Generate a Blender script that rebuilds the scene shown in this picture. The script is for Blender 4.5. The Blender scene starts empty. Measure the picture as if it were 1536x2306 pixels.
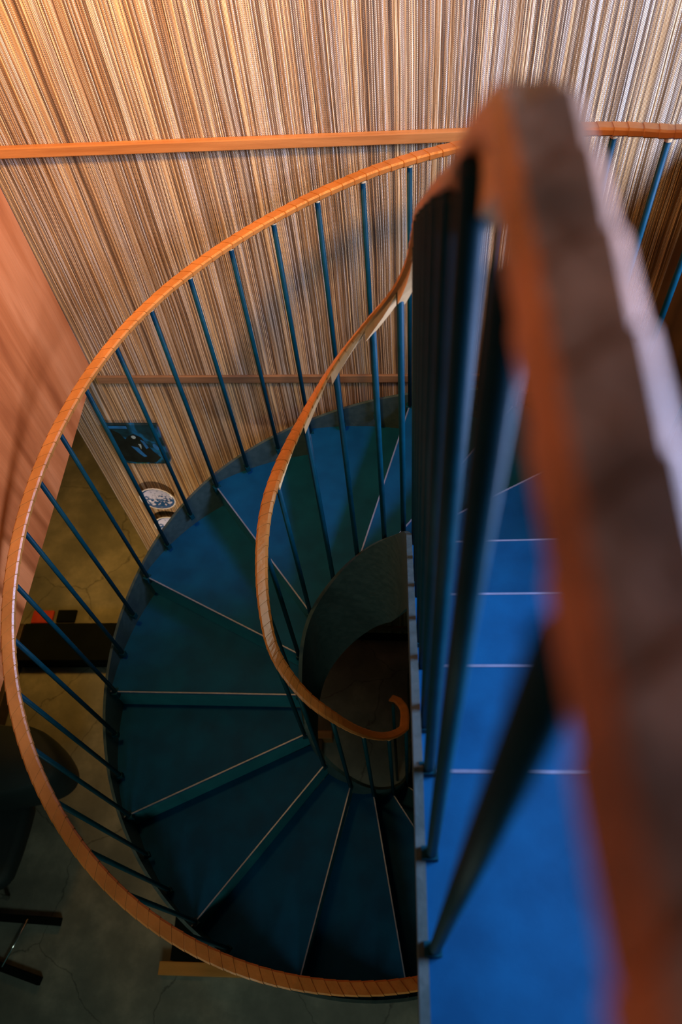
import bpy, bmesh, math, random
from mathutils import Vector, Matrix
random.seed(7)
sc = bpy.context.scene
COL = sc.collection
ZF = 5.15                                   # height of the camera above the ground floor

# ------------------------------------------------------------------ camera
AX = Vector((0.99653585, -0.01871369, -0.08103142))
AY = Vector((0.02922772, -0.83338955, 0.55191267))
AD = Vector((0.07785907, 0.55236913, 0.82995561))
cam_d = bpy.data.cameras.new('camera')
cam = bpy.data.objects.new('camera', cam_d)
COL.objects.link(cam)
right = Vector((AX[0], AY[0], -AD[0])); up = -Vector((AX[1], AY[1], -AD[1])); back = -Vector((AX[2], AY[2], -AD[2]))
M = Matrix((right.normalized(), up.normalized(), back.normalized())).transposed().to_4x4()
M.translation = Vector((0, 0, ZF))
cam.matrix_world = M
cam_d.sensor_fit = 'VERTICAL'; cam_d.sensor_height = 36; cam_d.sensor_width = 24
cam_d.lens = 1672.3 / 2306 * 36
cam_d.clip_start = 0.01
cam_d.dof.use_dof = True; cam_d.dof.focus_distance = 2.45; cam_d.dof.aperture_fstop = 3.0
sc.camera = cam

# ------------------------------------------------------------------ world, lights, exposure
w = bpy.data.worlds.new('world'); sc.world = w; w.use_nodes = True
w.node_tree.nodes['Background'].inputs[0].default_value = (0.030, 0.072, 0.062, 1)
w.node_tree.nodes['Background'].inputs[1].default_value = 0.5
sc.view_settings.view_transform = 'Standard'; sc.view_settings.look = 'None'
sc.view_settings.exposure = 0.0; sc.view_settings.gamma = 1.0; sc.view_settings.use_curve_mapping = False

def lamp(kind, name, loc, target, energy, color, size=0.2, size_y=None, spread=None):
    d = bpy.data.lights.new(name, kind); d.energy = energy; d.color = color
    if kind == 'AREA':
        d.size = size
        if size_y: d.shape = 'RECTANGLE'; d.size_y = size_y
        if spread: d.spread = spread
    else:
        d.shadow_soft_size = size
    o = bpy.data.objects.new(name, d); COL.objects.link(o); o.location = loc
    o.rotation_euler = (Vector(target) - Vector(loc)).to_track_quat('-Z', 'Y').to_euler()
    return o
lamp('AREA', 'window_daylight', (2.0, 0.75, ZF - 0.25), (0.0, 1.1, ZF - 0.9), 285, (0.46, 0.575, 1.0), 1.2, 0.95)
lamp('AREA', 'warm_ceiling_light', (-0.90, 1.25, ZF + 0.45), (-1.0, 2.25, ZF - 0.55), 50, (1.0, 0.54, 0.18), 0.3, spread=2.15)
lamp('AREA', 'downstairs_light', (-0.95, 0.95, 0.95), (-1.45, 2.25, 1.75), 6.5, (1.0, 0.70, 0.44), 0.10, spread=1.75)
lamp('AREA', 'back_room_light', (-1.75, 3.0, 2.7), (-1.85, 2.9, 0), 13, (1.0, 0.45, 0.07), 0.3, spread=1.7)
lamp('POINT', 'lantern_bulb', (-3.0, 2.35, 0.75), (0, 0, 0), 2, (1.0, 0.50, 0.09), 0.06)
lamp('AREA', 'downstairs_fill', (-0.7, -2.1, 3.2), (-0.7, 0.5, 1.6), 19, (0.76, 0.95, 0.78), 0.8)  # added fill light with no visible source, lifts the floor and risers

# ------------------------------------------------------------------ materials
def new_mat(name):
    m = bpy.data.materials.new(name); m.use_nodes = True
    nt = m.node_tree; b = nt.nodes['Principled BSDF']
    return m, nt, b
def N(nt, t, **kw):
    n = nt.nodes.new(t)
    for k, v in kw.items():
        if k.startswith('i_'):
            n.inputs[int(k[2:]) if k[2:].isdigit() else k[2:]].default_value = v
        else: setattr(n, k, v)
    return n
def ramp(nt, stops):
    r = N(nt, 'ShaderNodeValToRGB'); e = r.color_ramp.elements
    while len(e) < len(stops): e.new(0.5)
    for el, (p, c) in zip(e, stops): el.position = p; el.color = (*c, 1)
    return r
def noisy(name, c1, c2, scale=8, rough=0.5, metallic=0.0, bump=0.1, bscale=60, stretch=(1, 1, 1), spec=0.5, detail=4, rvar=0.0, lo=0.35, hi=0.68):
    m, nt, b = new_mat(name); L = nt.links.new
    tc = N(nt, 'ShaderNodeTexCoord'); mp = N(nt, 'ShaderNodeMapping'); mp.inputs['Scale'].default_value = stretch
    L(tc.outputs['Object'], mp.inputs[0])
    n = N(nt, 'ShaderNodeTexNoise'); n.inputs['Scale'].default_value = scale; n.inputs['Detail'].default_value = detail
    L(mp.outputs[0], n.inputs['Vector'])
    r = ramp(nt, [(lo, c1), (hi, c2)]); L(n.outputs['Fac'], r.inputs[0]); L(r.outputs[0], b.inputs['Base Color'])
    n2 = N(nt, 'ShaderNodeTexNoise'); n2.inputs['Scale'].default_value = bscale; n2.inputs['Detail'].default_value = 3
    L(mp.outputs[0], n2.inputs['Vector'])
    bp = N(nt, 'ShaderNodeBump'); bp.inputs['Strength'].default_value = bump; bp.inputs['Distance'].default_value = 0.003
    L(n2.outputs['Fac'], bp.inputs['Height']); L(bp.outputs[0], b.inputs['Normal'])
    b.inputs['Metallic'].default_value = metallic; b.inputs['Specular IOR Level'].default_value = spec
    if rvar:
        mr = N(nt, 'ShaderNodeMapRange'); mr.inputs[3].default_value = rough - rvar; mr.inputs[4].default_value = rough + rvar
        L(n.outputs['Fac'], mr.inputs[0]); L(mr.outputs[0], b.inputs['Roughness'])
    else: b.inputs['Roughness'].default_value = rough
    return m
M_TREAD = noisy('painted_tread', (0.0006, 0.036, 0.090), (0.0009, 0.052, 0.124), 9, 0.6, bump=0.06, bscale=300, spec=0.07, rvar=0.08)
M_STRING = noisy('painted_steel', (0.024, 0.046, 0.045), (0.036, 0.062, 0.060), 40, 0.42, bump=0.25, bscale=90, spec=0.4, rvar=0.10)
M_ROD = noisy('painted_rod', (0.0005, 0.025, 0.037), (0.0007, 0.032, 0.048), 30, 0.45, bump=0.1, bscale=150, spec=0.10)
M_RISER = noisy('painted_riser', (0.010, 0.10, 0.13), (0.013, 0.125, 0.155), 9, 0.5, bump=0.1, bscale=200, spec=0.3)  # lighter than the treads: light on the step fronts put into the paint
M_EDGE = noisy('worn_metal_edge', (0.10, 0.14, 0.20), (0.15, 0.19, 0.28), 20, 0.4, metallic=0.3, bump=0.1, spec=0.5)
M_LEATHER = noisy('orange_leather', (0.33, 0.125, 0.024), (0.46, 0.175, 0.036), 9, 0.36, bump=0.45, bscale=55, spec=0.5, rvar=0.1)
M_LEATHER.node_tree.nodes['Principled BSDF'].inputs['Coat Weight'].default_value = 0.12
M_LEATHER.node_tree.nodes['Principled BSDF'].inputs['Coat Roughness'].default_value = 0.22
M_LEATHER_BROWN = noisy('brown_leather', (0.17, 0.070, 0.027), (0.50, 0.21, 0.090), 24, 0.45, bump=0.4, bscale=55, spec=0.5, rvar=0.1)  # browner leather for the straight near run of the inner handrail
M_SEAM = noisy('leather_seam', (0.42, 0.17, 0.045), (0.55, 0.23, 0.06), 20, 0.6, bump=0.3)
M_COLLAR = noisy('pale_wood', (0.62, 0.36, 0.15), (0.78, 0.48, 0.22), 25, 0.5, bump=0.15, stretch=(1, 1, 0.2))
M_BATTEN = noisy('batten_wood', (0.30, 0.11, 0.024), (0.42, 0.17, 0.042), 6, 0.42, bump=0.12, stretch=(0.5, 6, 6), spec=0.5)
M_BATTEN2 = noisy('dark_batten_wood', (0.14, 0.075, 0.035), (0.22, 0.12, 0.055), 6, 0.45, bump=0.12, stretch=(0.5, 6, 6), spec=0.4)
M_PLANK = noisy('orange_plank', (0.50, 0.19, 0.03), (0.62, 0.26, 0.05), 5, 0.5, stretch=(0.5, 5, 5))
M_BLACK = noisy('black_lacquer', (0.002, 0.004, 0.004), (0.004, 0.007, 0.006), 6, 0.8, bump=0.1, spec=0.08)
M_CHAIR = noisy('dark_upholstery', (0.004, 0.012, 0.014), (0.008, 0.022, 0.024), 4, 0.7, bump=0.4, bscale=120)
M_CHROME = noisy('chrome', (0.75, 0.77, 0.78), (0.85, 0.87, 0.88), 10, 0.15, metallic=1.0, bump=0.0)
M_RED = noisy('red_cloth', (0.35, 0.03, 0.02), (0.45, 0.05, 0.03), 12, 0.8)
M_DARKWOOD = noisy('dark_wood', (0.03, 0.02, 0.012), (0.055, 0.035, 0.02), 4, 0.5, stretch=(1, 8, 8))
M_BROWNWALL = noisy('brown_wood_wall', (0.045, 0.026, 0.010), (0.075, 0.042, 0.018), 2.5, 0.55, stretch=(6, 6, 0.6))

def wood_panel():
    m, nt, b = new_mat('cherry_veneer'); L = nt.links.new
    tc = N(nt, 'ShaderNodeTexCoord'); mp = N(nt, 'ShaderNodeMapping'); mp.inputs['Scale'].default_value = (1, 5.0, 0.8)
    L(tc.outputs['Object'], mp.inputs[0])
    n = N(nt, 'ShaderNodeTexNoise'); n.inputs['Scale'].default_value = 1.6; n.inputs['Detail'].default_value = 5; n.inputs['Distortion'].default_value = 0.6
    L(mp.outputs[0], n.inputs['Vector'])
    r = ramp(nt, [(0.3, (0.34, 0.085, 0.020)), (0.5, (0.50, 0.145, 0.038)), (0.72, (0.66, 0.23, 0.075))]); L(n.outputs['Fac'], r.inputs[0])
    mp2 = N(nt, 'ShaderNodeMapping'); mp2.inputs['Scale'].default_value = (1, 60, 2.2); L(tc.outputs['Object'], mp2.inputs[0])
    g = N(nt, 'ShaderNodeTexNoise'); g.inputs['Scale'].default_value = 3; g.inputs['Detail'].default_value = 6; L(mp2.outputs[0], g.inputs['Vector'])
    gr = ramp(nt, [(0.35, (0.72, 0.72, 0.72)), (0.6, (1, 1, 1))]); L(g.outputs['Fac'], gr.inputs[0])
    mx = N(nt, 'ShaderNodeMix', data_type='RGBA', blend_type='MULTIPLY'); mx.inputs[0].default_value = 0.32
    L(r.outputs[0], mx.inputs[6]); L(gr.outputs[0], mx.inputs[7]); L(mx.outputs[2], b.inputs['Base Color'])
    bp = N(nt, 'ShaderNodeBump'); bp.inputs['Strength'].default_value = 0.12; bp.inputs['Distance'].default_value = 0.002
    L(g.outputs['Fac'], bp.inputs['Height']); L(bp.outputs[0], b.inputs['Normal'])
    b.inputs['Roughness'].default_value = 0.5; b.inputs['Specular IOR Level'].default_value = 0.3
    return m
M_PANEL = wood_panel()

def reed_wall():
    """woven reed matting: upright reeds of uneven tone between columns of stitched cord"""
    m, nt, b = new_mat('woven_reed'); L = nt.links.new
    tc = N(nt, 'ShaderNodeTexCoord'); sp = N(nt, 'ShaderNodeSeparateXYZ'); L(tc.outputs['Object'], sp.inputs[0])
    def mth(op, a, bb=None, cc=None):
        n = N(nt, 'ShaderNodeMath', operation=op)
        for i, v in enumerate((a, bb, cc)):
            if v is None: continue
            if isinstance(v, (int, float)): n.inputs[i].default_value = v
            else: L(v, n.inputs[i])
        return n.outputs[0]
    def nz(scale, stretch, detail=2):
        mp = N(nt, 'ShaderNodeMapping'); mp.inputs['Scale'].default_value = stretch; L(tc.outputs['Object'], mp.inputs[0])
        n = N(nt, 'ShaderNodeTexNoise'); n.inputs['Scale'].default_value = scale; n.inputs['Detail'].default_value = detail
        L(mp.outputs[0], n.inputs['Vector']); return n.outputs['Fac']
    wob = mth('MULTIPLY', mth('SUBTRACT', nz(3.0, (3, 1, 0.8)), 0.5), 0.010)
    x = mth('ADD', sp.outputs[0], wob)
    u = mth('MULTIPLY', x, 285.0)
    cell = mth('FLOOR', u); fr = mth('FRACT', u)
    wn = N(nt, 'ShaderNodeTexWhiteNoise', noise_dimensions='1D'); L(cell, wn.inputs['W'])
    wn2 = N(nt, 'ShaderNodeTexWhiteNoise', noise_dimensions='1D'); L(mth('ADD', cell, 71.3), wn2.inputs['W'])
    prof = mth('SINE', mth('MULTIPLY', fr, math.pi))
    zz = mth('FRACT', mth('ADD', mth('MULTIPLY', sp.outputs[2], 190.0), mth('MULTIPLY', mth('MODULO', cell, 2.0), 0.5)))
    bead = mth('SINE', mth('MULTIPLY', zz, math.pi))
    isbead = mth('GREATER_THAN', wn2.outputs[0], 0.42)
    beadmix = mth('ADD', mth('MULTIPLY', isbead, mth('SUBTRACT', bead, 1.0)), 1.0)
    h = mth('MULTIPLY', prof, beadmix)
    # tone of each reed varies along its length
    mpv = N(nt, 'ShaderNodeMapping'); mpv.inputs['Scale'].default_value = (240, 1, 5.0); L(tc.outputs['Object'], mpv.inputs[0])
    lv = N(nt, 'ShaderNodeTexNoise'); lv.inputs['Scale'].default_value = 1.0; lv.inputs['Detail'].default_value = 3; L(mpv.outputs[0], lv.inputs['Vector'])
    band = nz(2.2, (9, 1, 0.5), 3)
    tone = mth('ADD', mth('MULTIPLY', wn.outputs[0], 0.46), mth('ADD', mth('MULTIPLY', lv.outputs['Fac'], 0.44), mth('MULTIPLY', band, 0.12)))
    r = ramp(nt, [(0.22, (0.075, 0.044, 0.020)), (0.38, (0.26, 0.165, 0.085)), (0.54, (0.50, 0.37, 0.225)), (0.70, (0.84, 0.71, 0.51)), (0.85, (0.98, 0.92, 0.78))])
    L(tone, r.inputs[0])
    # some reeds golden, some silvery
    hue = mth('ADD', mth('MULTIPLY', nz(1.0, (330, 1, 3.0), 2), 0.7), mth('MULTIPLY', wn2.outputs[0], 0.3))
    rh = ramp(nt, [(0.38, (1.0, 0.78, 0.48)), (0.52, (1.0, 0.90, 0.76)), (0.66, (0.95, 0.97, 1.04))]); L(hue, rh.inputs[0])
    mh = N(nt, 'ShaderNodeMix', data_type='RGBA', blend_type='MULTIPLY'); mh.inputs[0].default_value = 1
    L(r.outputs[0], mh.inputs[6]); L(rh.outputs[0], mh.inputs[7])
    gap = mth('ADD', mth('MULTIPLY', mth('POWER', mth('MAXIMUM', h, 0.0), 0.7), 0.80), 0.20)
    mx = N(nt, 'ShaderNodeMix', data_type='RGBA', blend_type='MULTIPLY'); mx.inputs[0].default_value = 1
    L(mh.outputs[2], mx.inputs[6]); L(gap, mx.inputs[7]); L(mx.outputs[2], b.inputs['Base Color'])
    bp = N(nt, 'ShaderNodeBump'); bp.inputs['Strength'].default_value = 0.7; bp.inputs['Distance'].default_value = 0.002
    L(h, bp.inputs['Height']); L(bp.outputs[0], b.inputs['Normal'])
    b.inputs['Roughness'].default_value = 0.55; b.inputs['Specular IOR Level'].default_value = 0.3
    return m
M_REED = reed_wall()

def concrete():
    m, nt, b = new_mat('worn_concrete'); L = nt.links.new
    tc = N(nt, 'ShaderNodeTexCoord')
    n = N(nt, 'ShaderNodeTexNoise'); n.inputs['Scale'].default_value = 2.2; n.inputs['Detail'].default_value = 9; n.inputs['Roughness'].default_value = 0.65; L(tc.outputs['Object'], n.inputs['Vector'])
    r = ramp(nt, [(0.3, (0.09, 0.10, 0.085)), (0.5, (0.16, 0.17, 0.14)), (0.72, (0.31, 0.31, 0.25))]); L(n.outputs['Fac'], r.inputs[0])
    mp = N(nt, 'ShaderNodeMapping'); mp.inputs['Location'].default_value = (0.36, 0.55, 0)
    wob = N(nt, 'ShaderNodeTexNoise'); wob.inputs['Scale'].default_value = 5; wob.inputs['Detail'].default_value = 5; L(tc.outputs['Object'], wob.inputs['Vector'])
    va = N(nt, 'ShaderNodeVectorMath', operation='MULTIPLY_ADD'); va.inputs[1].default_value = (0.22, 0.22, 0); L(wob.outputs['Color'], va.inputs[0]); L(tc.outputs['Object'], va.inputs[2])
    L(va.outputs[0], mp.inputs[0])
    v = N(nt, 'ShaderNodeTexVoronoi', feature='DISTANCE_TO_EDGE', voronoi_dimensions='2D'); v.inputs['Scale'].default_value = 1.15; L(mp.outputs[0], v.inputs['Vector'])
    cr = ramp(nt, [(0.0, (0.18, 0.18, 0.18)), (0.007, (1, 1, 1))]); L(v.outputs['Distance'], cr.inputs[0])
    mx = N(nt, 'ShaderNodeMix', data_type='RGBA', blend_type='MULTIPLY'); mx.inputs[0].default_value = 0.7
    L(r.outputs[0], mx.inputs[6]); L(cr.outputs[0], mx.inputs[7]); L(mx.outputs[2], b.inputs['Base Color'])
    bp = N(nt, 'ShaderNodeBump'); bp.inputs['Strength'].default_value = 0.3; bp.inputs['Distance'].default_value = 0.01
    L(n.outputs['Fac'], bp.inputs['Height']); L(bp.outputs[0], b.inputs['Normal'])
    b.inputs['Roughness'].default_value = 0.55
    return m
M_FLOOR = concrete()
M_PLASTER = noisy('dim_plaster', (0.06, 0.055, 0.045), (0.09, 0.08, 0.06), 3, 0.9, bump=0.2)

# ------------------------------------------------------------------ mesh helpers
def link(name, bm, mat, parent=None, smooth=False):
    bmesh.ops.recalc_face_normals(bm, faces=bm.faces)
    me = bpy.data.meshes.new(name); bm.to_mesh(me); bm.free()
    if smooth:
        for p in me.polygons: p.use_smooth = True
    me.materials.append(mat)
    o = bpy.data.objects.new(name, me); COL.objects.link(o)
    if parent: o.parent = parent
    return o
def tag(o, label=None, cat=None, group=None, kind=None):
    if label: o['label'] = label
    if cat: o['category'] = cat
    if group: o['group'] = group
    if kind: o['kind'] = kind
    return o
def thing(name, label, cat, group=None, loc=(0, 0, 0)):
    o = bpy.data.objects.new(name, None); COL.objects.link(o); o.location = loc; o.empty_display_size = 0.1
    return tag(o, label, cat, group)
def box(bm, c, s, bevel=0.0, rot=None):
    r = bmesh.ops.create_cube(bm, size=1.0)
    vs = r['verts']; bmesh.ops.scale(bm, vec=s, verts=vs)
    if bevel:
        es = list({e for v in vs for e in v.link_edges})
        r2 = bmesh.ops.bevel(bm, geom=es, offset=bevel, segments=2, affect='EDGES', profile=0.5)
        vs = list({v for f in r2['faces'] for v in f.verts} | {v for v in vs if v.is_valid})
    if rot is not None: bmesh.ops.rotate(bm, cent=(0, 0, 0), matrix=rot, verts=vs)
    bmesh.ops.translate(bm, vec=c, verts=vs)
def boxobj(name, lo, hi, mat, parent=None, bevel=0.0):
    bm = bmesh.new(); lo = Vector(lo); hi = Vector(hi); off = parent.location if parent else Vector((0, 0, 0))
    box(bm, (lo + hi) / 2 - off, hi - lo, bevel)
    return link(name, bm, mat, parent)
def tube(bm, a, b, r, n=12, r2=None):
    a = Vector(a); b = Vector(b); d = (b - a).normalized()
    u = d.orthogonal().normalized(); v = d.cross(u); r2 = r if r2 is None else r2
    A = [bm.verts.new(a + (u * math.cos(t) + v * math.sin(t)) * r) for t in [2 * math.pi * i / n for i in range(n)]]
    B = [bm.verts.new(b + (u * math.cos(t) + v * math.sin(t)) * r2) for t in [2 * math.pi * i / n for i in range(n)]]
    for i in range(n): bm.faces.new((A[i], A[(i + 1) % n], B[(i + 1) % n], B[i]))
    bm.faces.new(A[::-1]); bm.faces.new(B)
def loft(bm, rings):
    R = [[bm.verts.new(p) for p in ring] for ring in rings]; n = len(R[0])
    for a, b in zip(R, R[1:]):
        for i in range(n): bm.faces.new((a[i], a[(i + 1) % n], b[(i + 1) % n], b[i]))
    bm.faces.new(R[0][::-1]); bm.faces.new(R[-1])
def prism(bm, poly, z0, z1):
    lo = [bm.verts.new((x, y, z0)) for x, y in poly]; hi = [bm.verts.new((x, y, z1)) for x, y in poly]; n = len(poly)
    for i in range(n): bm.faces.new((lo[i], lo[(i + 1) % n], hi[(i + 1) % n], hi[i]))
    bm.faces.new(lo[::-1]); bm.faces.new(hi)
def interp(x, xs, ys):
    if x <= xs[0]: return ys[0]
    for i in range(1, len(xs)):
        if x <= xs[i]:
            t = (x - xs[i - 1]) / (xs[i] - xs[i - 1]); return ys[i - 1] + t * (ys[i] - ys[i - 1])
    return ys[-1]
def P3(x, y, h): return Vector((x, y, ZF - h))

# ------------------------------------------------------------------ staircase geometry (k = running number of the step edge, h = depth below the eye)
R = 0.18; H0 = 1.275; Y1 = 0.327; G = 0.2565
CX, CY = -0.119, 1.0846
def hk(k): return H0 + (max(k, 1.0) - 1) * R
# inner path of the well
ix, r_i, ya, yb = -0.215, 0.235, 1.175, 1.045
def A(cy, a): a = math.radians(a); return (ix + r_i * math.cos(a), cy + r_i * math.sin(a))
IK = {-7: (.02, Y1 - G * 8), 1: (.02, Y1), 2: (.02, .5835), 3: (.02, .840), 4: (.02, 1.097), 5: (.018, 1.222), 5.5: A(ya, 24), 6: A(ya, 37.5), 6.5: A(ya, 55), 7: A(ya, 73), 7.5: A(ya, 90),
      8: A(ya, 107), 8.5: A(ya, 122), 9: A(ya, 139), 9.5: A(ya, 155), 10: A(ya, 171), 11: (-.45, 1.105), 12: A(yb, 194), 12.5: A(yb, 207), 13: A(yb, 222), 13.5: A(yb, 239),
      14: A(yb, 256), 14.5: A(yb, 271), 15: A(yb, 286), 15.5: A(yb, 301), 16: A(yb, 316), 16.5: A(yb, 331), 17: A(yb, 346), 18: (.03, 1.10), 19: (.03, 1.34), 20: (.03, 1.58), 21: (.03, 1.82), 22: (.03, 2.05), 24: (.03, 2.5)}
IKs = sorted(IK); IX = [IK[k][0] for k in IKs]; IY = [IK[k][1] for k in IKs]
SOK = [4, 5, 6, 6.5, 7, 8, 9, 10, 11, 12, 12.8, 14, 15, 16, 17, 18, 22]
SOV = [0, -.01, -.014, -.035, -.06, -.06, -.037, -.023, -.006, -.009, -.034, -.055, -.054, -.048, -.025, -.01, 0]
def iraw(k): return Vector((interp(k, IKs, IX), interp(k, IKs, IY)))
def inorm(k):
    t = iraw(k + 0.35) - iraw(k - 0.35); t.normalize(); return Vector((t[1], -t[0]))
_ic = {}
def ipt0(k):
    return iraw(k) + inorm(k) * interp(k, SOK, SOV)
def ipt(k, off=0.0):
    # smoothed point on the inner string centre line, shifted outwards by off
    key = round(k, 4)
    if key not in _ic:
        ws = [(-.4, .12), (-.2, .22), (0, .32), (.2, .22), (.4, .12)] if k > 4.6 else [(0, 1)]
        p = Vector((0, 0))
        for d, wt in ws: p += ipt0(k + d) * wt
        _ic[key] = (p, inorm(k))
    p, n = _ic[key]
    return p + n * off, n
# outer path
OT = [0, 32, 60, 80, 90, 100, 108, 115, 123, 131, 139, 195, 210, 226, 240, 250, 270, 300, 340, 500]
OR = [1.03, 1.03, 1.03, 1.04, 1.058, 1.08, 1.095, 1.115, 1.148, 1.170, 1.180, 1.179, 1.169, 1.148, 1.126, 1.10, 1.07, 1.045, 1.03, 1.03]
def th_of_k(k): return interp(k, [3.96, 5.0, 30.0], [0.0, 32.0, 178.3 + 19 * 24.4])
def opt(k, off=0.0):
    """point on the outer string, shifted outwards by off; k may be < 4 (straight flight)"""
    if k <= 3.96: return Vector((CX + 1.03 + off, Y1 + (k - 1) * G)), Vector((1, 0))
    if k > 18.44: return Vector((CX + 1.03 + off, 1.085 + (k - 18.44) * 0.26)), Vector((1, 0))
    th = th_of_k(k)
    r = sum(interp(th + d, OT, OR) for d in (-14, -9, -4.5, 0, 4.5, 9, 14)) / 7 + off
    n = Vector((math.cos(math.radians(th)), math.sin(math.radians(th))))
    return Vector((CX, CY)) + n * r, n
def frange(a, b, s):
    n = max(1, int(round((b - a) / s))); return [a + (b - a) * i / n for i in range(n + 1)]

stair = thing('spiral_staircase', 'blue painted steel spiral staircase with orange leather wrapped handrails, winding down around an open well', 'staircase')

KEND = 21.3
# --- landing
lan = boxobj('landing', (0.022, -1.35, ZF - H0 - 0.05), (0.905, Y1, ZF - H0), M_TREAD, stair, 0.002)
lan['label'] = 'bright blue top landing beside the straight handrail'
# --- treads, risers and their edges
def tread_poly(k, lead=0.0):
    ks = frange(k - 0.03, k + 1, 0.1)
    inner = [ipt(q, 0.006)[0] for q in ks]; outer = [opt(q, -0.004)[0] for q in ks]
    return inner, outer
for k in range(1, 22):
    inner, outer = tread_poly(k)
    z = ZF - (H0 + k * R)
    bm = bmesh.new()
    # the two straight edges lie on nosing lines, inner and outer edges follow the strings
    prism(bm, [tuple(p) for p in inner] + [tuple(p) for p in outer[::-1]], z - 0.022, z)
    t = link('tread', bm, M_TREAD, stair)
for k in range(1, 22):
    a = ipt(k, 0.008)[0]; b = opt(k, -0.006)[0]; d = (b - a).normalized(); n = Vector((-d[1], d[0]))
    if (ipt(k + .2)[0] - ipt(k - .2)[0]).dot(n) < 0: n = -n
    zt = ZF - (H0 + (k - 1) * R)
    bm = bmesh.new()
    a2 = a - n * 0.012; b2 = b - n * 0.012
    prism(bm, [tuple(a2), tuple(b2), tuple(b2 + n * 0.006), tuple(a2 + n * 0.006)], zt - R, zt - 0.02)
    r = link('riser', bm, M_RISER, stair)
    bm = bmesh.new()
    e0 = a + n * 0.0; e1 = b + n * 0.0; ww = 0.0028
    prism(bm, [tuple(e0 - n * ww), tuple(e1 - n * ww), tuple(e1 + n * ww), tuple(e0 + n * ww)], zt - 0.007, zt + 0.0015)
    s = link('nosing_strip', bm, M_EDGE, r)
    if k == 1: r['label'] = 'topmost riser below the landing'

# --- strings
def string_mesh(fn, ks, top, bot, th):
    bm = bmesh.new(); rings = []
    for k in ks:
        p, n = fn(k); h = hk(k)
        a = p - n * th / 2; b = p + n * th / 2
        zt = ZF - h + top(k); zb = ZF - h - bot(k)
        if zb < 0.0: zb = 0.0
        zt = max(zt, zb + 0.02)
        rings.append([(a[0], a[1], zb), (b[0], b[1], zb), (b[0], b[1], zt), (a[0], a[1], zt)])
    loft(bm, rings); return bm
# the flat landing blends into the pitch
itop = lambda k: interp(k, [0.6, 1.2, 2], [0.012, 0.03, 0.05])
ks = frange(-6, KEND, 0.1)
s_in = link('inner_string', string_mesh(ipt, ks, lambda k: itop(k) + interp(k, [11.5, 13.5], [0.0, 0.035]), lambda k: interp(k, [1, 3, 4.5, 6, 20], [0.22, 0.34, 0.46, 0.60, 0.60]), 0.015), M_STRING, stair)
s_in['label'] = 'curved steel plate wrapping the open well'
s_out = link('outer_string', string_mesh(opt, ks, itop, lambda k: interp(k, [1, 5, 20], [0.2, 0.26, 0.26]), 0.012), M_STRING, stair)
s_out['label'] = 'outer steel plate curving past the reed wall'

# --- handrails: path, height above the step-edge line
def rail_in0(k):
    off = 0.012
    p, n = ipt(k, off)
    if k < 5: p = Vector((interp(k, [0.8, 1.5, 3.0, 4.0, 4.5, 5.0], [0.0495, 0.051, 0.053, 0.050, 0.045, 0.036]), p[1]))
    elif k < 6.2: p = p + Vector((interp(k, [5, 5.5, 6.2], [0.016, 0.010, 0.0]), 0))
    elif k > 17:                                # volute at the foot
        vk = [17, 18, 18.6, 19, 19.5, 20, 20.5]; vx = [-.005, -.001, -.004, -.013, -.036, -.070, -.112]; vy = [.991, 1.092, 1.160, 1.203, 1.262, 1.305, 1.325]
        g = lambda q: Vector((interp(q, vk, vx), interp(q, vk, vy)))
        p = g(k); t = (g(k + .25) - g(k - .25)).normalized(); n = Vector((t[1], -t[0]))
    if k < 1: h = interp(k, [-5, 0.6, 0.8, 0.9, 1.0], [0.137, 0.136, 0.139, 0.157, 0.175])
    else: h = interp(k, [1, 1.25, 1.5, 2, 3, 4, 5, 6, 7, 8, 9, 10, 11, 12, 13, 14, 15, 16, 17, 18, 30],
                     [0.175, .225, .277, .366, .553, .745, .950, 1.134, 1.34, 1.555, 1.755, 1.935, 2.105, 2.285, 2.45, 2.605, 2.80, 3.00, 3.15, 3.31, 3.31 + 12 * R])
    return p, n, h
def smooth3(fn, k, w):
    P = Vector((0, 0)); H = 0; 
    for d, wt in ((-1, .15), (-.5, .22), (0, .26), (.5, .22), (1, .15)):
        p, n, h = fn(k + d * w); P += p * wt; H += h * wt
    return P, fn(k)[1], H
def rail_in(k):
    return rail_in0(k) if k < 1.6 or k > 16.8 else smooth3(rail_in0, k, min(0.25, (k - 1.6) * 0.3))
def rail_out(k):
    if k < 5.3: return rail_out0(k)
    p, n, h = rail_out0(k); w = min(1.2, k - 5.3)
    h = sum(rail_out0(k + d * w)[2] for d in (-1, -.66, -.33, 0, .33, .66, 1)) / 7
    return p, n, h
def rail_out0(k):
    p, n = opt(k, -0.03)
    H = interp(th_of_k(k) if k > 3.96 else 0, [0, 40, 60, 80, 90, 115, 123, 139, 180, 200, 240], [1.05, 1.05, 1.09, 1.115, 1.115, 1.10, 1.065, 1.055, 1.045, 1.035, 1.03])
    h = hk(k) - H
    if k < 1: h = H0 - 1.05
    return p, n, h
def section(w, t, c):
    return [(-w + c, 0), (w - c, 0), (w, -c), (w, -t + c), (w - c, -t), (-w + c, -t), (-w, -t + c), (-w, -c)]
def rail_ring(fn, k, sec, skew=0.0, dz=0.0):
    out = []
    ws = interp(k, [1.5, 4], [0.84, 1.0]) if fn is rail_in else 1.0
    for (u, v) in sec:
        u *= ws; kk = k + skew * u
        p, n, h = fn(kk)
        q = p + n * u
        out.append((q[0], q[1], ZF - h + v + dz))
    return out
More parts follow.
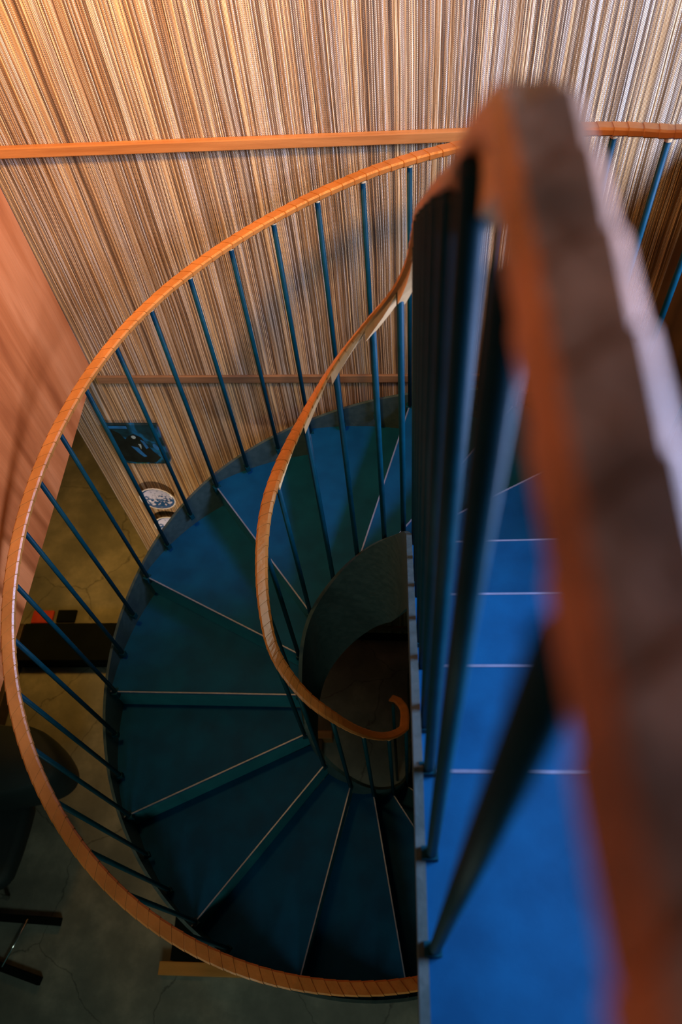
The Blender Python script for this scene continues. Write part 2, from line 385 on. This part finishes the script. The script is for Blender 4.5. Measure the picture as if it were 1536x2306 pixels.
def handrail(name, fn, k0, k1, w, t, label, step, ch=0.005):
    # centre line lengths
    ks = frange(k0, k1, 0.05)
    bm = bmesh.new(); sec = section(w, t, ch)
    loft(bm, [rail_ring(fn, k, sec, 0) for k in ks])
    o = link(name, bm, M_SEAM, stair); o['label'] = label
    pts = [P3(*fn(k)[0], fn(k)[2]) for k in ks]; L = [0]
    for a, b in zip(pts, pts[1:]): L.append(L[-1] + (b - a).length)
    nb = int(L[-1] / step); sl = lambda s: interp(s, L, ks)
    for i in range(nb):
        s0 = i * step * 1.0 + random.uniform(-.0015, .0015); s1 = (i + 1) * step - 0.0012
        rings = []
        for j, f in enumerate((0, 0.5, 1)):
            s = s0 + (s1 - s0) * f; k = sl(s); dk = (sl(min(s + .02, L[-1])) - sl(max(s - .02, 0))) / 0.04
            g = 0.0007 + 0.0013 * f
            sec2 = section(w + g, t + 2 * g, ch)
            rings.append([Vector(p) + Vector((0, 0, g)) for p in rail_ring(fn, k, sec2, 0.8 * dk)])
        bm = bmesh.new(); loft(bm, rings)
        b = link('leather_wrap', bm, M_LEATHER_BROWN if (fn is rail_in and k < 3.6) else M_LEATHER, o)
    return o
hr_in = handrail('handrail', rail_in, -5.2, 20.0, 0.0185, 0.022, 'inner handrail rising from the well to the blurred near end', 0.040, 0.007)
hr_out = handrail('handrail', rail_out, 1.6, 20.0, 0.0200, 0.020, 'wide outer handrail sweeping along the left of the stair', 0.042)

# --- balusters with pale wooden collars and base brackets
def baluster(x, y, hb, ht, n, cone, bracket=True, big=False, label=None):
    cup = 0.012 if cone == 'c' else 0.0
    if cone == 'ci': cone = 'c'; cup = -0.004
    bm = bmesh.new(); tube(bm, (x, y, ZF - hb), (x, y, ZF - ht - 0.004), 0.0085, 12)
    o = link('baluster', bm, M_ROD, stair, smooth=True)
    for p in o.data.polygons:
        if len(p.vertices) > 4: p.use_smooth = False
    if cone is not None:
        bm = bmesh.new()
        if cone == 'c':
            tube(bm, (x, y, ZF - ht - 0.012), (x, y, ZF - ht + cup), 0.0092, 12, 0.0105)
            link('collar', bm, M_COLLAR, o, smooth=False)
        else:
            loft(bm, cone); link('wooden_wedge', bm, M_COLLAR, o)
    if bracket:
        bm = bmesh.new(); s = 0.016 if big else 0.010
        u = Vector((n[0], n[1])); tt = Vector((-u[1], u[0])); c = Vector((x, y)); zb = ZF - hb
        poly = [c - tt * s - u * 0.010, c + tt * s - u * 0.010, c + tt * s + u * 0.016, c - tt * s + u * 0.016]
        prism(bm, [tuple(p) for p in poly], zb - 0.01, zb + (0.035 if big else 0.022))
        link('bracket', bm, M_ROD, o)
    return o
# outer balusters: three to a step, ends of the run hidden
for j in range(-12, 38):
    k = 11 + (j - 12) / 3
    if k > 19.9 or k < 3.9: continue
    p, n = opt(k, -0.028); q, n2, hr = rail_out(k)
    baluster(p[0], p[1], hk(k) + 0.03, hr + 0.020, n, 'c', True, j % 3 == 0)
for k in frange(2.2, 3.6, 0.5):
    p, n = opt(k, -0.028); q, n2, hr = rail_out(k); baluster(p[0], p[1], hk(k) + .03, hr + .02, n, 'c')
# inner balusters: two to a step on the straight flight, one to a winder
def wedge(k, dk):
    rings = []
    for i in range(5):
        f = i / 4; kk = k + 0.06 - (dk + 0.06) * f
        p, n, h = rail_in(kk); d = 0.038 * (1 - f) ** 0.8 + 0.0015
        a = p - n * 0.010; b = p + n * 0.012; zt = ZF - h - 0.021
        rings.append([(a[0], a[1], zt - d), (b[0], b[1], zt - d), (b[0], b[1], zt), (a[0], a[1], zt)])
    return rings
kin = [-2.5, -2.0, -1.5, -1.0, -0.5, 0.0, 0.5, 1, 1.5, 2, 2.5, 3, 3.5, 4, 4.5, 5.45, 6.25, 7.05, 7.95] + list(range(9, 18))
for k in kin:
    p, n = ipt(k, 0.018)
    if k <= 4.5: p = Vector((0.037, p[1]))
    q, n2, hr = rail_in(k)
    hb = hk(k) + 0.03 if k > 1 else H0 + 0.0
    if k in (2, 2.5, 3, 3.5, 4, 1.5): hb = H0 + math.floor(k - 1e-6) * R - 0.0 if k != int(k) else H0 + (k - 1) * R + 0.03
    baluster(p[0], p[1], hb, hr + 0.022, -n, wedge(k, 0.43 if k < 5 else 0.75) if 0.9 < k < 11 else (None if k < 1 else 'ci'), True, False)

baluster(-0.060, 1.262, ZF, 3.665, Vector((1, 0)), None, False)['label'] = 'lone rod standing on the floor under the curled end of the inner handrail'
# ------------------------------------------------------------------ the setting
YW = 2.25; XL = -1.346; XR = 0.957; TOP = ZF + 1.9; YAW = -0.039
def yawed(o):
    o.matrix_world = Matrix.Translation((0, YW, 0)) @ Matrix.Rotation(YAW, 4, 'Z') @ Matrix.Translation((0, -YW, 0)); return o
def on_wall(o, x, z):
    o.location = (x, YW + math.tan(YAW) * x, z); o.rotation_euler = (0, 0, YAW); return o
tag(boxobj('floor', (-6, -4, -0.1), (3, 7, 0), M_FLOOR), kind='structure')
tag(yawed(boxobj('wall_far', (-1.578, YW, 0.16), (3.6, YW + 0.12, TOP), M_REED)), 'wall covered in woven reed matting', kind='structure')
tag(boxobj('wall_left', (XL - 0.035, -2.5, ZF - 2.30), (XL, YW + 0.042, TOP), M_PANEL), 'hanging cherry veneer wall panel', kind='structure')
tag(boxobj('wall_right', (XR, 0.85, 0), (XR + 0.08, YW - 0.041, ZF - 1.275), M_BROWNWALL), kind='structure')
tag(boxobj('ceiling', (-6, -2.5, ZF - 2.25), (XL - 0.036, 7, ZF - 2.0), M_PLASTER), 'underside of the upper storey left of the stair', kind='structure')
tag(boxobj('upper_floor', (XR + 0.001, -2.5, ZF - 1.40), (4.5, 2.12, ZF - 1.275), M_DARKWOOD), kind='structure')
tag(boxobj('wall_back', (-6, 6.4, 0), (3, 6.5, ZF - 2.25), M_PLASTER), kind='structure')
tag(boxobj('wall_side', (-6, -4, 0), (-5.9, 6.39, ZF - 2.25), M_PLASTER), kind='structure')
tag(yawed(boxobj('trim_1', (XL + 0.003, YW - 0.024, ZF - 1.296), (0.42, YW - 0.0005, ZF - 1.262), M_BATTEN, bevel=0.003)), 'upper wooden batten across the reed wall', kind='structure')
tag(yawed(boxobj('trim_2', (XL + 0.003, YW - 0.014, ZF - 2.365), (XR - 0.003, YW - 0.0005, ZF - 2.325), M_BATTEN2, bevel=0.002)), 'lower wooden batten across the reed wall', kind='structure')
tag(yawed(boxobj('baseboard_far', (-1.578, YW - 0.012, ZF - 4.925), (3.0, YW - 0.0005, ZF - 4.865), M_BATTEN2, bevel=0.002)), kind='structure')
tag(yawed(boxobj('trim_3', (-1.578, YW + 0.012, 0), (3.0, YW + 0.12, 0.158), M_BLACK)), 'recessed black skirting', kind='structure')

# ------------------------------------------------------------------ things on the lower wall
def painting_mat():
    m, nt, b = new_mat('dark_glossy_painting'); L = nt.links.new
    tc = N(nt, 'ShaderNodeTexCoord'); n = N(nt, 'ShaderNodeTexNoise'); n.inputs['Scale'].default_value = 7; n.inputs['Detail'].default_value = 3; n.inputs['Distortion'].default_value = 1.2
    L(tc.outputs['Object'], n.inputs['Vector'])
    r = ramp(nt, [(0.30, (0.004, 0.012, 0.012)), (0.48, (0.006, 0.035, 0.05)), (0.56, (0.006, 0.09, 0.22)), (0.66, (0.008, 0.12, 0.10)), (0.76, (0.02, 0.05, 0.04))])
    L(n.outputs['Fac'], r.inputs[0]); L(r.outputs[0], b.inputs['Base Color']); b.inputs['Roughness'].default_value = 0.25
    return m
PT = thing('painting', 'small dark blue and green painting on a rounded board, above the two plates', 'painting', loc=(0, 0, 0)); on_wall(PT, -1.293, ZF - 2.80)
bm = bmesh.new(); hw, hh, rr = 0.132, 0.152, 0.045; poly = [(-hw, hh), (hw, hh)]
for i in range(7): a = -math.pi / 2 * i / 6; poly.append((hw - rr + rr * math.cos(a), -hh + rr + rr * math.sin(a)))
for i in range(7): a = -math.pi / 2 - math.pi / 2 * i / 6; poly.append((-hw + rr + rr * math.cos(a), -hh + rr + rr * math.sin(a)))
lo = [bm.verts.new((x, -0.016, z)) for x, z in poly]; hi = [bm.verts.new((x, -0.001, z)) for x, z in poly]
for i in range(len(poly)): bm.faces.new((lo[i], lo[(i + 1) % len(poly)], hi[(i + 1) % len(poly)], hi[i]))
bm.faces.new(lo); bm.faces.new(hi)
link('board', bm, painting_mat(), PT)
# raised paint strokes of the picture: a pale disc, a dark back, blue folds
def daub(pts, r, mat, name):
    bm = bmesh.new()
    for (a, b) in zip(pts, pts[1:]):
        tube(bm, (a[0], -0.0165, a[1]), (b[0], -0.0165, b[1]), r, 8)
    o = link(name, bm, mat, PT); o.scale = (1, 1, 1); return o
M_PB = noisy('paint_blue', (0.01, 0.13, 0.36), (0.01, 0.08, 0.2), 30, 0.35)
M_PD = noisy('paint_black', (0.003, 0.006, 0.005), (0.006, 0.012, 0.01), 20, 0.3)
M_PW = noisy('paint_pale', (0.28, 0.36, 0.36), (0.2, 0.3, 0.3), 30, 0.4)
def flat(pts, mat, name, y=-0.0166):
    bm = bmesh.new(); f = [bm.verts.new((x, y, z)) for x, z in pts]; g = [bm.verts.new((x, y + 0.001, z)) for x, z in pts]
    for i in range(len(pts)): bm.faces.new((f[i], f[(i + 1) % len(pts)], g[(i + 1) % len(pts)], g[i]))
    bm.faces.new(f); bm.faces.new(g)
    return link(name, bm, mat, PT)
def ell(cx, cz, a, b, rot=0, n=18):
    return [(cx + a * math.cos(t) * math.cos(rot) - b * math.sin(t) * math.sin(rot), cz + a * math.cos(t) * math.sin(rot) + b * math.sin(t) * math.cos(rot)) for t in [2 * math.pi * i / n for i in range(n)]]
flat([(-.13, .11), (-.10, .12), (-.07, .09), (-.055, .045), (-.03, .07), (.0, .085), (.03, .06), (.045, .0), (.06, -.05), (.085, -.1), (.05, -.14), (-.05, -.145), (-.10, -.13), (-.128, -.09)], M_PD, 'dark_figure', -0.0168)
flat(ell(-.008, .062, .011, .012), M_PW, 'pale_disc', -0.0176)
flat([(-.04, -.01), (-.01, -.02), (.0, -.05), (.015, -.09), (.0, -.095), (-.02, -.06)], M_PB, 'blue_fold', -0.0176)
flat([(.02, .04), (.035, .03), (.045, -.02), (.03, -.03)], M_PB, 'blue_fold', -0.0176)
flat(ell(.083, -.015, .012, .026, 0.2), M_PB, 'blue_fold', -0.0176)
flat([(-.125, .145), (-.125, .128), (-.02, .125), (-.02, .145)], M_PB, 'blue_sky', -0.0172)
flat([(.0, .008), (.012, .006), (.01, -.012), (.004, -.03)], M_PW, 'pale_stroke', -0.0178)

def plate_mat():
    m, nt, b = new_mat('blue_white_china'); L = nt.links.new
    tc = N(nt, 'ShaderNodeTexCoord'); sp = N(nt, 'ShaderNodeSeparateXYZ'); L(tc.outputs['Object'], sp.inputs[0])
    n = N(nt, 'ShaderNodeTexNoise'); n.inputs['Scale'].default_value = 62; n.inputs['Detail'].default_value = 4; L(tc.outputs['Object'], n.inputs['Vector'])
    def mth(op, a, bb=None):
        q = N(nt, 'ShaderNodeMath', operation=op)
        for i, v in enumerate((a, bb)):
            if v is None: continue
            if isinstance(v, (int, float)): q.inputs[i].default_value = v
            else: L(v, q.inputs[i])
        return q.outputs[0]
    rr = mth('SQRT', mth('ADD', mth('MULTIPLY', sp.outputs[0], sp.outputs[0]), mth('MULTIPLY', sp.outputs[2], sp.outputs[2])))
    ring = mth('MULTIPLY', mth('GREATER_THAN', rr, 0.081), mth('LESS_THAN', rr, 0.093))
    land = mth('GREATER_THAN', mth('ADD', mth('MULTIPLY', n.outputs['Fac'], 1.0), mth('MULTIPLY', mth('SUBTRACT', -0.004, sp.outputs[2]), 2.2)), 0.54)
    land = mth('MULTIPLY', land, mth('LESS_THAN', rr, 0.083))
    cl = mth('MULTIPLY', mth('GREATER_THAN', n.outputs['Fac'], 0.63), mth('LESS_THAN', rr, 0.078))
    fac = mth('MINIMUM', mth('ADD', mth('ADD', ring, land), cl), 1.0)
    mx = N(nt, 'ShaderNodeMix', data_type='RGBA'); L(fac, mx.inputs[0]); mx.inputs[6].default_value = (0.52, 0.58, 0.86, 1); mx.inputs[7].default_value = (0.02, 0.085, 0.27, 1)
    L(mx.outputs[2], b.inputs['Base Color']); b.inputs['Roughness'].default_value = 0.2
    return m
M_PLATE = plate_mat(); M_RIM = noisy('white_glaze', (0.72, 0.76, 0.85), (0.8, 0.83, 0.9), 20, 0.2)
def plate(x, h, label, s=1.0):
    t = thing('plate', label, 'plate', 'blue and white plates hung on the reed wall', (0, 0, 0)); on_wall(t, x, ZF - h)
    bm = bmesh.new(); n = 72
    prof = [(0.0, -0.016), (0.055, -0.016), (0.066, -0.022), (0.094, -0.030), (0.094, -0.027), (0.066, -0.018), (0.05, -0.012), (0.05, -0.002), (0.0, -0.002)]
    rows = []
    for r_, y_ in prof:
        if r_ == 0: rows.append([bm.verts.new((0, y_, 0))]); continue
        rows.append([bm.verts.new((r_ * s * math.cos(2 * math.pi * i / n), y_, r_ * s * math.sin(2 * math.pi * i / n))) for i in range(n)])
    for a, b in zip(rows, rows[1:]):
        for i in range(n):
            j = (i + 1) % n
            if len(a) == 1: bm.faces.new((a[0], b[i], b[j]))
            elif len(b) == 1: bm.faces.new((a[i], a[j], b[0]))
            else: bm.faces.new((a[i], a[j], b[j], b[i]))
    link('dish', bm, M_PLATE, t, smooth=True)
    bm = bmesh.new(); rows = []
    for i in range(n):
        a = 2 * math.pi * i / n; rr = 0.0965 + 0.0012 * math.cos(a * 24)
        rows.append([bm.verts.new(((rr + du) * s * math.cos(a), -0.0295 + dy, (rr + du) * s * math.sin(a))) for du, dy in ((-.0035, -.002), (.002, -.002), (.002, .002), (-.0035, .002))])
    for i in range(n):
        a = rows[i]; b = rows[(i + 1) % n]
        for q in range(4): bm.faces.new((a[q], a[(q + 1) % 4], b[(q + 1) % 4], b[q]))
    link('rim', bm, M_RIM, t)
    return t
plate(-1.327, 3.255, 'upper blue and white china plate, fully seen below the painting')
plate(-1.325, 3.534, 'lower blue and white china plate, partly hidden by the stair')

# ------------------------------------------------------------------ things on the ground floor
PF = thing('low_platform', 'low black box bench edged with orange planks under the stair', 'bench', loc=(-0.95, 0.85, 0))
boxobj('box', (-1.42, 0.185, 0.0), (-0.60, 1.50, 0.10), M_BLACK, PF, 0.004)
boxobj('edge_plank', (-1.48, 0.11, 0.0), (-0.60, 0.18, 0.105), M_PLANK, PF, 0.003)
boxobj('edge_plank', (-1.42, 1.505, 0.0), (-0.50, 1.56, 0.105), M_BATTEN, PF, 0.003)
boxobj('edge_plank', (-0.595, 0.185, 0.0), (-0.565, 1.50, 0.100), M_DARKWOOD, PF, 0.003)

FB = thing('floor_frame', 'long low black bench standing where the reed wall ends', 'bench', loc=(-2.3, 2.2, 0))
boxobj('bench_top', (-2.89, 2.06, 0.10), (-1.62, 2.36, 0.14), M_BLACK, FB, 0.004)
boxobj('bench_box', (-2.88, 2.06, 0.0), (-1.64, 2.38, 0.099), M_BLACK, FB, 0.003)
SB = tag(boxobj('side_beam', (-2.96, 0.7, 0.0), (-2.90, 2.36, 0.14), M_DARKWOOD, bevel=0.004), 'dark wooden beam lying on the floor left of the low black bench', 'beam')
rc = bmesh.new(); box(rc, (-2.83, 2.47, 0.018), (0.17, 0.11, 0.03), 0.010)
tag(link('folded_cloth', rc, M_RED), 'folded red cloth lying on the floor behind the black bench', 'cloth')
bk = bmesh.new(); box(bk, (-2.64, 2.48, 0.014), (0.15, 0.10, 0.022), 0.003)
tag(link('book', bk, M_BLACK), 'small black book on the floor beside the red cloth', 'book')

# paper lantern, a glowing shade on a small base
def glow(name, c, s):
    m, nt, b = new_mat(name); b.inputs['Base Color'].default_value = (*c, 1); b.inputs['Emission Color'].default_value = (*c, 1); b.inputs['Emission Strength'].default_value = s; return m
LN = thing('paper_lantern', 'glowing orange paper floor lantern at the left edge', 'lamp', loc=(-3.10, 2.12, 0))
bm = bmesh.new(); tube(bm, (0, 0, 0), (0, 0, 0.03), 0.10, 24); link('lantern_base', bm, M_BLACK, LN)
bm = bmesh.new(); rings = []
for i in range(9):
    f = i / 8; rr = 0.085 + 0.045 * math.sin(math.pi * f)
    rings.append([(rr * math.cos(2 * math.pi * j / 20), rr * math.sin(2 * math.pi * j / 20), 0.03 + 0.30 * f) for j in range(20)])
loft(bm, rings); link('lantern_shade', bm, glow('lantern_paper', (1.0, 0.42, 0.10), 1.0), LN, smooth=True)

# lounge chair with sled runners
CH = thing('lounge_chair', 'dark upholstered lounge chair on black runners at the left edge', 'chair', loc=(-2.75, 0.7, 0))
def pad(name, outline, z0, z1, mat):
    bm = bmesh.new(); c = Vector((sum(p[0] for p in outline) / len(outline), sum(p[1] for p in outline) / len(outline)))
    # smooth the outline (Chaikin)
    P = [Vector(p) for p in outline]
    for _ in range(3):
        Q = []
        for a, b in zip(P, P[1:] + P[:1]): Q += [a * 0.75 + b * 0.25, a * 0.25 + b * 0.75]
        P = Q
    rings = []
    for f, s in ((0, .92), (.15, .98), (.4, 1.0), (.7, 1.0), (.9, .96), (1, .88)):
        rings.append([(c[0] + (p[0] - c[0]) * s + 2.75, c[1] + (p[1] - c[1]) * s - 0.7, z0 + (z1 - z0) * f) for p in P])
    loft(bm, rings); return link(name, bm, mat, CH, smooth=True)
pad('seat', [(-3.35, .50), (-2.42, .44), (-2.36, .75), (-2.36, 1.15), (-3.35, 1.2)], 0.28, 0.42, M_CHAIR)
pad('backrest', [(-3.3, .95), (-2.55, .92), (-2.15, 1.0), (-2.04, 1.10), (-2.08, 1.22), (-2.28, 1.40), (-2.48, 1.38), (-2.7, 1.45), (-3.3, 1.4)], 0.38, 0.78, M_CHAIR)
for a, b in (((-3.3, .42), (-2.17, .375)), ((-3.0, .26), (-2.22, .06))):
    bm = bmesh.new(); a = Vector((a[0] + 2.75, a[1] - .7)); b = Vector((b[0] + 2.75, b[1] - .7)); d = (b - a).normalized(); n = Vector((-d[1], d[0])) * 0.022
    prism(bm, [tuple(a - n), tuple(b - n), tuple(b + n), tuple(a + n)], 0.0, 0.045); link('runner', bm, M_BLACK, CH)
for a, b in (((-2.37, .385, .05), (-2.465, .125, .05)), ((-2.62, .395, .05), (-2.71, .19, .05))):
    bm = bmesh.new(); tube(bm, (a[0] + 2.75, a[1] - .7, a[2]), (b[0] + 2.75, b[1] - .7, b[2]), 0.006, 10); link('stretcher', bm, M_CHROME, CH, smooth=True)
for x, y in ((-2.95, .52), (-2.55, .50)):
    bm = bmesh.new(); tube(bm, (x + 2.75, y - .7, 0.02), (x + 2.75, y - .7, 0.30), 0.014, 12); link('leg', bm, M_CHROME, CH, smooth=True)
